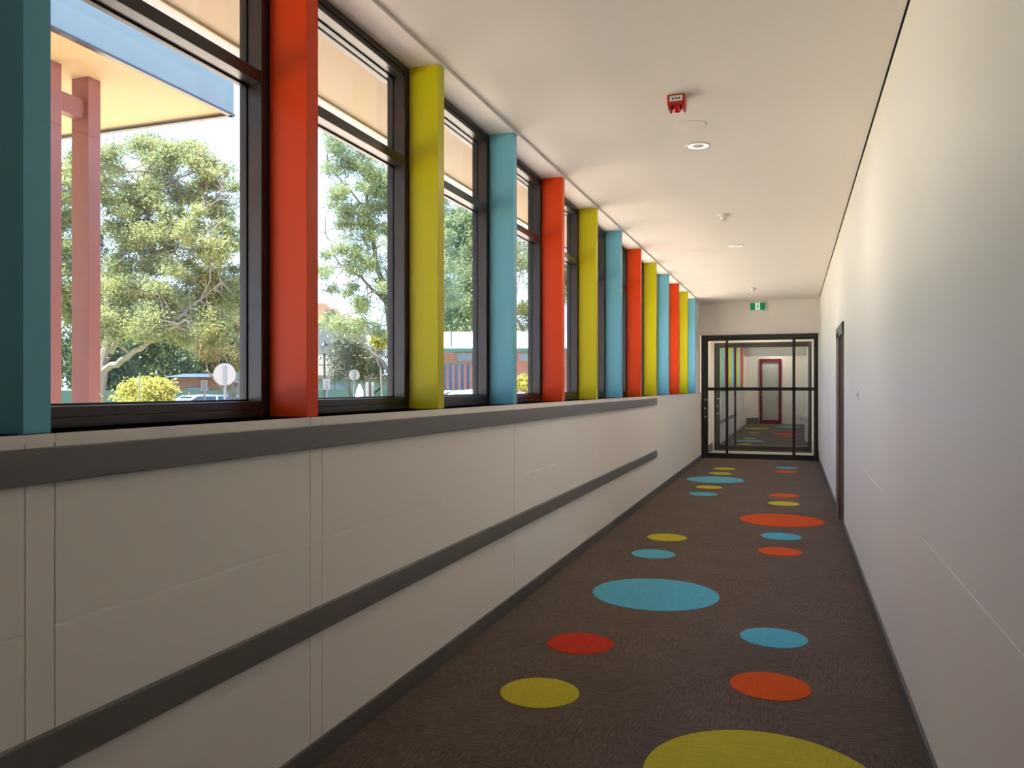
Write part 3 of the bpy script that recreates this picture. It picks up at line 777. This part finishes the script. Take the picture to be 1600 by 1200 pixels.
def tree(name, base, blobs, nclump, nleaf, L, W, lm, bark, label, seed, cat='tree', group=None, trunk_r=0.16, fork=0.3, clump_r=0.55, limbs_per=1, paths=None, droop=0.6, bend=(0, 0)):
    """base: foot of trunk; blobs: (centre, radii) ellipsoids of the crown"""
    rng = np.random.default_rng(seed)
    base = np.array(base, float)
    o = empty(name, tuple(base), label, cat, group)
    cents = []
    vol = np.array([np.prod(b[1]) for b in blobs]) ** 0.75; vol /= vol.sum()
    for i in range(nclump):
        c, r = blobs[rng.choice(len(blobs), p=vol)]
        d = rng.normal(size=3); d /= np.linalg.norm(d)
        cents.append(np.array(c) + d * np.array(r) * (rng.uniform(0.25, 1.0) ** 0.5))
    cents = np.array(cents)
    top = np.array([np.array(b[0]) for b in blobs]).mean(0)
    mb = MB()
    # trunk to a fork, then main limbs, then branches to clumps
    H = top - base
    fk = base + H*fork + np.array([bend[0], bend[1], 0])
    if paths is None: mb.tube([base, base + (fk-base)*0.5 + rng.normal(size=3)*0.06, fk], [trunk_r, trunk_r*0.85, trunk_r*0.7], 9)
    nl = max(4, len(blobs)*limbs_per)
    limbs = []
    order = sorted(range(len(blobs)), key=lambda q: -blobs[q][0][2])
    order = [order[q % len(order)] for q in range(nl)]
    if paths:
        for pts_, r0, r1 in paths:
            P_ = np.array([tuple(q) for q in pts_]); out_ = []
            for a_, b2 in zip(P_[:-1], P_[1:]):
                for u in (0, .25, .5, .75): out_.append(a_ + (b2-a_)*u)
            out_.append(P_[-1]); out_ = np.array(out_)
            out_[1:-1] = (out_[:-2] + out_[1:-1]*2 + out_[2:])/4
            out_[1:-1] += rng.normal(size=(len(out_)-2, 3))*0.025
            mb.tube(out_, list(np.linspace(r0, r1, len(out_))), 8)
            limbs += list(out_[2:])
        nl = 0
    for k in range(nl):
        b_ = blobs[order[k]]
        tgt = np.array(b_[0]) + rng.normal(size=3)*np.array(b_[1])*0.25
        mid = fk + (tgt-fk)*0.5 + rng.normal(size=3)*0.16*np.linalg.norm(tgt-fk)*np.array([1, 1, 0.4]) - np.array([0, 0, 0.05*np.linalg.norm(tgt-fk)])
        s0 = fk
        if k >= 3:                                  # later limbs leave an earlier one
            L_ = np.array(limbs); ok = L_[L_[:, 2] < tgt[2] - 0.2]
            if len(ok):
                s0 = ok[np.argmin(np.linalg.norm(ok - tgt, axis=1) + rng.uniform(0, 0.8, len(ok)))]
                mid = s0 + (tgt-s0)*0.5 + rng.normal(size=3)*0.07*np.linalg.norm(tgt-s0)
        trunk_k = 1.0 if k < 3 else 0.55
        q = [s0, s0 + (mid-s0)*0.55 + rng.normal(size=3)*0.08, mid, mid + (tgt-mid)*0.55 + rng.normal(size=3)*0.1, tgt]
        mb.tube(q, [trunk_k*trunk_r*u_ for u_ in (0.62, 0.48, 0.34, 0.22, 0.12)], 7)
        limbs += [q[1], q[2], q[3], q[4]]
    limbs = np.array(limbs)
    for c in cents:
        i = np.argmin(np.linalg.norm(limbs - c, axis=1) + rng.uniform(0, 0.6, len(limbs)))
        s = limbs[i]; d = c - s
        m1 = s + d*0.5 + rng.normal(size=3)*0.10*np.linalg.norm(d)
        mb.tube([s, m1, c], [trunk_r*0.16, trunk_r*0.10, trunk_r*0.05], 5)
        for _ in range(4):
            e_ = c + rng.normal(size=3)*clump_r*0.6
            mb.tube([m1 + (c-m1)*rng.uniform(.3, 1), e_], [trunk_r*0.06, trunk_r*0.02], 4)
    build('trunk', mb, bark, o, smooth=True)
    per = nleaf // nclump
    rr = clump_r * rng.uniform(0.6, 1.25, nclump)
    pts = []
    for c, r in zip(cents, rr):
        d = rng.normal(size=(per, 3)) * np.array([1, 1, 0.62]) * r * 0.55
        pts.append(c + d)
    V, Fq = leaf_cards(np.concatenate(pts), rng, L, W, droop)
    mesh_np('foliage', V, Fq, lm, o)
    return o

def foot(x, d): p = at(x, 605, d); return (p.x, p.y, GZ)
def blob(x, y, d, rx, rz, rd=None):
    p = at(x, y, d); k = d/F_PX
    # radii given in photo pixels
    return ((p.x, p.y, p.z), (rx*k, (rd or rx)*k, rz*k))

tree('gum_tree', foot(150, 24), [blob(170, 290, 24, 70, 60), blob(285, 270, 24.5, 60, 50), blob(345, 300, 24, 32, 50), blob(325, 365, 23.5, 45, 50), blob(235, 350, 24, 60, 50), blob(240, 440, 24, 80, 50), blob(120, 430, 25, 60, 80), blob(340, 450, 25, 45, 50), blob(200, 500, 23, 60, 35), blob(300, 510, 24, 60, 30), blob(60, 300, 25, 80, 90), blob(255, 222, 25, 60, 22)],
     380, 150000, 0.11, 0.042, M['gum'], M['bark'], 'large spreading gum tree with pale limbs outside the first window', 8, trunk_r=0.17, fork=0.29, clump_r=0.36,
     paths=[([foot(148, 24), at(150, 640, 24), at(158, 580, 24)], 0.24, 0.19),
            ([at(158, 582, 24), at(192, 562, 23.8), at(218, 545, 23.6), at(250, 520, 23.4), at(290, 500, 23.2)], 0.11, 0.04),
            ([at(158, 582, 24), at(178, 540, 24), at(196, 512, 24), at(230, 470, 24.3)], 0.11, 0.04),
            ([at(158, 582, 24), at(168, 520, 24), at(168, 450, 24), at(190, 395, 24), at(207, 330, 24), at(240, 250, 24.3)], 0.14, 0.03),
            ([at(156, 582, 24), at(140, 520, 24.3), at(110, 470, 24.6), at(70, 400, 25)], 0.12, 0.03),
            ([at(190, 397, 24), at(240, 376, 23.8), at(292, 346, 23.6), at(350, 300, 23.6)], 0.07, 0.02),
            ([at(188, 400, 24), at(222, 350, 24.2), at(262, 285, 24.4)], 0.06, 0.02),
            ([at(250, 372, 23.8), at(300, 395, 24), at(330, 350, 24), at(350, 335, 24)], 0.04, 0.015),
            ([at(168, 450, 24), at(140, 360, 24.4), at(150, 280, 24.6)], 0.07, 0.02),
            ([at(250, 520, 23.4), at(300, 480, 23.8), at(345, 440, 24.4)], 0.05, 0.02)])
tree('gum_tree', foot(645, 31), [blob(560, 300, 29, 60, 60), blob(600, 380, 29, 60, 60), blob(530, 420, 28, 45, 50), blob(600, 480, 29, 70, 45), blob(545, 500, 28, 45, 25), blob(640, 300, 30, 70, 70), blob(680, 420, 30, 60, 70), blob(560, 230, 29, 60, 30)],
     190, 80000, 0.11, 0.042, M['gum2'], M['bark'], 'airy gum tree with open sky gaps outside the second window', 7, trunk_r=0.15, fork=0.30, clump_r=0.38,
     paths=[([foot(632, 31), at(630, 640, 31), at(618, 590, 31), at(606, 480, 30)], 0.22, 0.12),
            ([at(618, 592, 31), at(598, 566, 30.8), at(575, 545, 30.6), at(545, 520, 30.2)], 0.10, 0.03),
            ([at(606, 482, 30), at(585, 390, 29.6), at(572, 300, 29.4), at(560, 225, 29.2)], 0.11, 0.03),
            ([at(604, 475, 30), at(565, 434, 29.6), at(530, 412, 29.2), at(508, 365, 29)], 0.07, 0.02),
            ([at(606, 482, 30), at(635, 400, 30.2), at(660, 300, 30.4)], 0.10, 0.03),
            ([at(578, 340, 29.5), at(540, 290, 29.2), at(512, 255, 29)], 0.05, 0.015),
            ([at(635, 400, 30.2), at(680, 430, 30.2), at(700, 400, 30.2)], 0.05, 0.02)])
tree('gum_tree', foot(745, 56), [blob(720, 400, 56, 45, 60), blob(715, 480, 56, 50, 35), blob(760, 380, 57, 50, 80), blob(700, 340, 56, 40, 40), blob(735, 505, 56, 50, 18)],
     90, 42000, 0.26, 0.10, M['gum2'], M['bark'], 'pale green gum tree rising over the white roof outside the third window', 11, trunk_r=0.28, fork=0.4, clump_r=1.1)
tree('street_tree', foot(850, 62), [blob(822, 400, 62, 20, 40), blob(828, 500, 62, 22, 26), blob(870, 420, 63, 30, 60)],
     40, 14000, 0.28, 0.10, M['gum'], M['bark'], 'olive tree seen in the narrow fourth window', 13, trunk_r=0.24, fork=0.4, clump_r=1.0)
tree('small_tree', foot(385, 27), [blob(345, 545, 27, 38, 22), blob(310, 530, 27, 28, 16), blob(370, 510, 27.5, 28, 22), blob(350, 570, 27, 26, 14)],
     44, 7000, 0.13, 0.03, M['straw_leaf'], M['bark'], 'low straw coloured tree with tangled bare branches behind the round sign', 17, trunk_r=0.09, fork=0.45, clump_r=0.30, limbs_per=4)
tree('bushy_tree', foot(560, 34), [blob(545, 545, 34, 32, 28), blob(580, 565, 34, 30, 24), blob(540, 575, 34, 22, 18)],
     40, 12000, 0.16, 0.06, M['pale_leaf'], M['bark_dark'], 'silvery grey bushy tree behind the signs in the second window', 19, trunk_r=0.16, fork=0.3, clump_r=0.45)
tree('young_tree', foot(598, 31), [blob(594, 530, 31, 10, 14)], 8, 1400, 0.13, 0.08, M['lime_leaf'], M['bark'], 'bright lime green young tree beside the silvery bushy tree', 21, trunk_r=0.06, fork=0.7, clump_r=0.22)
tree('shrub', foot(228, 21), [blob(228, 606, 21, 28, 16), blob(205, 614, 21, 14, 10), blob(255, 612, 21, 12, 12), blob(232, 630, 21, 30, 22)],
     46, 9000, 0.10, 0.06, M['lime_leaf'], M['bark_dark'], 'bright yellow lime shrub behind the sill of the first window', 23, cat='shrub', trunk_r=0.07, fork=0.5, clump_r=0.24)
for i, (x, d, yy, rx, ry, lab) in enumerate([(150, 45, 520, 45, 70, 'dark evergreen tree behind the red posts'), (255, 57, 510, 50, 60, 'dark evergreen tree above the lime shrub in the distance'), (350, 49, 490, 45, 65, 'dark evergreen tree behind the straw coloured tree'), (205, 64, 530, 40, 50, 'furthest dark evergreen tree filling the gap left of the lime shrub'), (305, 78, 525, 40, 50, 'furthest dark evergreen tree filling the gap right of the lime shrub'), (30, 56, 500, 60, 80, 'dark evergreen tree behind the nearest blue fin')]):
    tree('evergreen_tree', foot(x, d), [blob(x, yy, d, rx, ry, 30), blob(x-14, yy+50, d, rx, 34, 30), blob(x+16, yy+70, d, rx, 26, 30)], 60, 18000, 0.30, 0.14, M['dark_leaf'], M['bark_dark'], lab, 31+i, group='dark trees in the background', trunk_r=0.2, fork=0.4, clump_r=0.9, droop=0.2)
tree('shrub', foot(822, 24.6), [blob(818, 596, 24.6, 13, 8), blob(828, 600, 24.6, 11, 8)], 16, 2600, 0.10, 0.06, M['lime_leaf'], M['bark_dark'], 'yellow flowering shrub in front of the brick wall in the fourth window', 41, cat='shrub', trunk_r=0.05, fork=0.6, clump_r=0.2)

# ------------------------------------------------------------------ outside buildings, facing the viewer
def frame_at(x, d):
    """foot point and turned axes so things face along the sight direction"""
    return Vector(foot(x, d))
def turned(name, x, d, label, cat, group=None):
    o = empty(name, foot(x, d), label, cat, group)
    o.rotation_euler = (0, 0, TH)
    return o
def lbuild(name, mb, m, parent, smooth=False):
    """vertices already in the parent's own axes"""
    sv = ORIG[parent.name]; ORIG[parent.name] = (0, 0, 0)
    o = build(name, mb, m, parent, org=(0, 0, 0), smooth=smooth)
    ORIG[parent.name] = sv
    return o
def hz(y, d): return EYE - (y - CY)/F_PX*d - GZ      # height above the ground of photo row y at depth d
def wx(px, d): return px/F_PX*d

b1 = turned('brick_house', 325, 41, 'low dark brick house behind the green fence outside the first window', 'house')
mb = MB(); mb.box(-wx(58, 41), wx(60, 41), 0, 4, 0, hz(589, 41)); lbuild('wall', mb, M['brick'], b1)
mb = MB(); mb.prism([(-0.5, hz(589, 41)), (2, hz(589, 41)+0.2), (4.5, hz(589, 41))], -wx(62, 41), wx(64, 41), 'X'); lbuild('roof', mb, M['bluefence'], b1)
for q in (-1.0, 1.2):
    mb = MB(); mb.box(q, q+1.1, -0.04, 0.02, 0.9, 1.9); lbuild('window', mb, M['ext_glass'], b1)

b2 = turned('rendered_house', 500, 52, 'tall cream rendered house with a terracotta roof outside the second window', 'house')
h2 = hz(506, 52)
mb = MB(); mb.box(-wx(70, 52), wx(42, 52), 0, 7, 0, h2); lbuild('wall', mb, M['render'], b2)
mb = MB(); mb.prism([(-wx(76, 52), h2), (wx(46, 52), h2), (wx(10, 52), h2+1.3), (-wx(40, 52), h2+1.3)], -0.4, 7.4, 'Y'); lbuild('roof', mb, M['terracotta'], b2)
mb = MB(); mb.box(-wx(40, 52), -wx(25, 52), -0.05, 0.02, h2*0.5, h2*0.8); lbuild('window', mb, M['ext_glass'], b2)

b3 = turned('teal_house', 550, 42, 'low pale teal building with small windows behind the signs', 'building')
h3 = hz(593, 42)
mb = MB(); mb.box(-wx(62, 42), wx(60, 42), 0, 5, 0, h3); lbuild('wall', mb, M['teal'], b3)
mb = MB(); mb.box(-wx(66, 42), wx(64, 42), -0.4, 5.3, h3, h3+0.22, 0.02); lbuild('roof', mb, M['bark_dark'], b3)
for q in (-37, -25, -12):
    mb = MB(); mb.box(wx(q, 42), wx(q+9, 42), -0.04, 0.03, h3-0.75, h3-0.25); lbuild('window', mb, M['ext_glass'], b3)

b4 = turned('brick_school_house', 790, 40, 'brick building with a white metal roof and green gutter outside the third window', 'building')
h4 = hz(549, 40)
mb = MB(); mb.box(-wx(130, 40), wx(160, 40), 0, 8, 0, h4); lbuild('wall', mb, M['brick'], b4)
mb = MB(); mb.prism([(-0.6, h4), (4, h4+1.25), (8.6, h4)], -wx(136, 40), wx(166, 40), 'X'); lbuild('roof', mb, M['whiteroof'], b4)
mb = MB(); mb.box(-wx(137, 40), wx(167, 40), -0.72, -0.60, h4-0.05, h4+0.13, 0.01); lbuild('gutter', mb, M['greengutter'], b4)
mb = MB(); mb.tube([(-wx(86, 40), 0.3, h4), (-wx(86, 40), 0.3, h4+1.0)], 0.06, 10); lbuild('vent_pipe', mb, M['galv'], b4)
for q in (-77, -30, 20, 60):
    mb = MB(); mb.box(wx(q, 40), wx(q+30, 40), -0.06, 0.03, hz(564, 40), hz(551, 40)); wf = lbuild('window', mb, M['signwhite'], b4)
    mb = MB(); mb.box(wx(q+2, 40), wx(q+28, 40), -0.08, -0.05, hz(563, 40), hz(553, 40)); lbuild('pane', mb, M['ext_glass'], wf)

# green fence across bays one and two
fn = turned('green_fence', 330, 38, 'long green shade cloth fence outside the first two windows', 'fence')
hf = hz(610, 38)
mb = MB(); mb.box(-wx(330, 38), wx(290, 38), -0.01, 0.01, 0.05, hf); lbuild('shade_cloth', mb, M['greenfence'], fn)
for k in range(9):
    mb = MB(); mb.tube([(-wx(330, 38)+k*wx(77, 38), 0.05, 0), (-wx(330, 38)+k*wx(77, 38), 0.05, hf+0.05)], 0.03, 8); lbuild('fence_post', mb, M['galv'], fn)
# blue picket fence in bay three
fp = turned('picket_fence', 735, 30, 'dark blue upright picket fence outside the third window', 'fence')
hp = hz(568, 30)
for k in range(14):
    q = -wx(70, 30) + k*wx(9.2, 30)
    mb = MB(); mb.box(q, q+wx(4.2, 30), -0.02, 0.02, 0, hp - (0.02 if k % 2 else 0)); lbuild('picket', mb, M['bluefence'], fp)
for q0, q1 in ((hp-0.06, hp), (0.5, 0.6)):
    mb = MB(); mb.box(-wx(72, 30), wx(62, 30), 0.02, 0.06, q0, q1); lbuild('rail', mb, M['galv'], fp)

# signs seen from the back
def sign(x, y, d, kind, w_, h_, label, cat='sign'):
    o = turned('road_sign', x, d, label, cat, 'road signs seen from behind')
    zc = hz(y, d)
    mb = MB(); mb.tube([(0, 0.03, 0), (0, 0.03, zc+h_*0.42)], 0.035, 10); lbuild('pole', mb, M['galv'], o, True)
    mb = MB()
    if kind == 'round': mb.lathe([(0.01, -0.012), (w_/2, -0.012), (w_/2, 0.0), (0.01, 0.0)], (0, 0.0, zc), 'Y', 40)
    else: mb.box(-w_/2, w_/2, -0.012, 0.0, zc-h_/2, zc+h_/2, 0.003)
    p_ = lbuild('sign_plate', mb, M['signwhite'], o)
    mb = MB(); mb.box(-0.05, 0.05, -0.022, -0.012, zc-h_*0.40, zc+h_*0.40); lbuild('stiffener', mb, M['galv'], p_)
    return o
sign(351, 585, 22, 'round', wx(35, 22), wx(35, 22), 'large round sign back near the right side of the first window')
sign(374, 590, 25, 'rect', wx(16, 25), wx(16, 25), 'small sign back partly behind the large round sign')
sign(319, 602.5, 24, 'rect', wx(10, 24), wx(17, 24), 'small upright sign back above the silver car roof')
sign(553.5, 586, 30, 'round', wx(17, 30), wx(17, 30), 'round sign back in the middle of the second window')
sign(510, 600.5, 27, 'rect', wx(10.5, 27), wx(17, 27), 'small upright sign back beneath the street lamp')
# bollard by the shrub
o = turned('garden_stake', 218, 20, 'thin grey upright stake in front of the lime shrub', 'stake')
mb = MB(); mb.tube([(0, 0, 0), (0, 0, hz(582, 20))], 0.016, 8); lbuild('stake', mb, M['galv'], o)
# street lamp
o = turned('street_lamp', 507, 30, 'black heritage lantern street lamp at the left of the second window', 'street lamp')
zt = hz(545, 30)
mb = MB(); mb.lathe([(0.10, 0), (0.10, 0.3), (0.045, 0.4), (0.035, zt-0.25), (0.07, zt-0.2), (0.02, zt-0.18)], (0, 0, 0), n=14); lbuild('pole', mb, M['black'], o, True)
mb = MB(); mb.lathe([(0.05, zt-0.18), (0.08, zt-0.15), (0.14, zt+0.10), (0.10, zt+0.12)], (0, 0, 0), n=6); lbuild('lantern', mb, M['signwhite'], o)
mb = MB(); mb.lathe([(0.19, zt+0.10), (0.18, zt+0.13), (0.09, zt+0.22), (0.03, zt+0.26), (0.01, zt+0.34)], (0, 0, 0), n=12); lbuild('lamp_cap', mb, M['black'], o, True)
mb = MB(); mb.box(-0.22, 0.22, -0.012, 0.012, zt-0.62, zt-0.59); lbuild('crossbar', mb, M['black'], o)

# cars
def car(x, d, paint, label, rot, s=1.0):
    o = empty('parked_car', foot(x, d), label, 'car', 'parked cars')
    o.rotation_euler = (0, 0, TH + rot); o.scale = (s, s, s)
    prof = [(-2.1, 0.35), (-2.15, 0.62), (-1.95, 0.86), (-0.95, 0.96), (1.55, 0.98), (2.05, 0.90), (2.15, 0.6), (2.1, 0.35)]
    mb = MB(); mb.prism(prof, -0.85, 0.85, 'Y'); b_ = lbuild('body', mb, paint, o, True)
    bv = b_.modifiers.new('bevel', 'BEVEL'); bv.width = 0.08; bv.segments = 3
    mb = MB()   # cabin glass
    bot = [(-1.15, 0.95), (1.65, 0.97)]; topp = [(-0.35, 1.40), (1.15, 1.40)]
    vs_ = [(bot[0][0], -0.78, bot[0][1]), (bot[1][0], -0.78, bot[1][1]), (bot[1][0], 0.78, bot[1][1]), (bot[0][0], 0.78, bot[0][1]),
           (topp[0][0], -0.62, 1.40), (topp[1][0], -0.62, 1.40), (topp[1][0], 0.62, 1.40), (topp[0][0], 0.62, 1.40)]
    mb.add(vs_, [(0,3,2,1),(4,5,6,7),(0,1,5,4),(1,2,6,5),(2,3,7,6),(3,0,4,7)]); lbuild('windows', mb, M['ext_glass'], o)
    mb = MB(); mb.prism([(-0.50, 1.385), (-0.30, 1.42), (0.3, 1.455), (0.9, 1.44), (1.25, 1.39)], -0.64, 0.64, 'Y')
    for yy in (-0.66, 0.66):
        for (p, q) in (((-1.18, .95), (-0.36, 1.41)), ((1.68, .97), (1.16, 1.41)), ((0.35, .96), (0.38, 1.41))):
            mb.tube([(p[0], yy*1.19, p[1]), (q[0], yy*0.97, q[1])], 0.035, 6)
    lbuild('roof', mb, paint, o, True)
    for (px, py) in ((-1.3, -0.8), (-1.3, 0.8), (1.35, -0.8), (1.35, 0.8)):
        mb = MB(); mb.lathe([(0.05, -0.1), (0.30, -0.1), (0.32, -0.06), (0.32, 0.06), (0.30, 0.1), (0.05, 0.1)], (px, py, 0.32), 'Y', 24); lbuild('wheel', mb, M['tyre'], o, True)
    return o
car(312, 33, M['carsilver'], 'silver blue car roof showing over the sill of the first window', 0.75, 1.12)
car(722, 27.3, M['carwhite'], 'white van at the lower right of the second window', 0.0, 1.28)
car(735, 23, M['carwhite'], 'white van in front of the picket fence outside the third window', 0.05, 1.26)
# white boards and folded umbrella in bay two
o = turned('notice_board', 578, 26, 'white board on a dark post beside the white car in the second window', 'board')
mb = MB(); mb.box(-wx(7, 26), wx(6, 26), 0.0, 0.03, hz(622, 26), hz(597, 26), 0.005); lbuild('board', mb, M['signwhite'], o)
mb = MB(); mb.tube([(0, -0.03, 0), (0, -0.03, hz(597, 26))], 0.03, 8); lbuild('post', mb, M['black'], o)
o = turned('folded_umbrella', 562, 22, 'white folded shade umbrella left of the white board', 'umbrella')
mb = MB(); mb.tube([(0, 0, 0), (0, 0, hz(599, 22))], 0.025, 8); lbuild('pole', mb, M['galv'], o)
mb = MB(); mb.lathe([(0.20, 0.9), (0.17, 1.0), (0.10, hz(612, 22)), (0.02, hz(600, 22))], (0, 0, 0), n=14); lbuild('canopy', mb, M['whiteroof'], o, True)
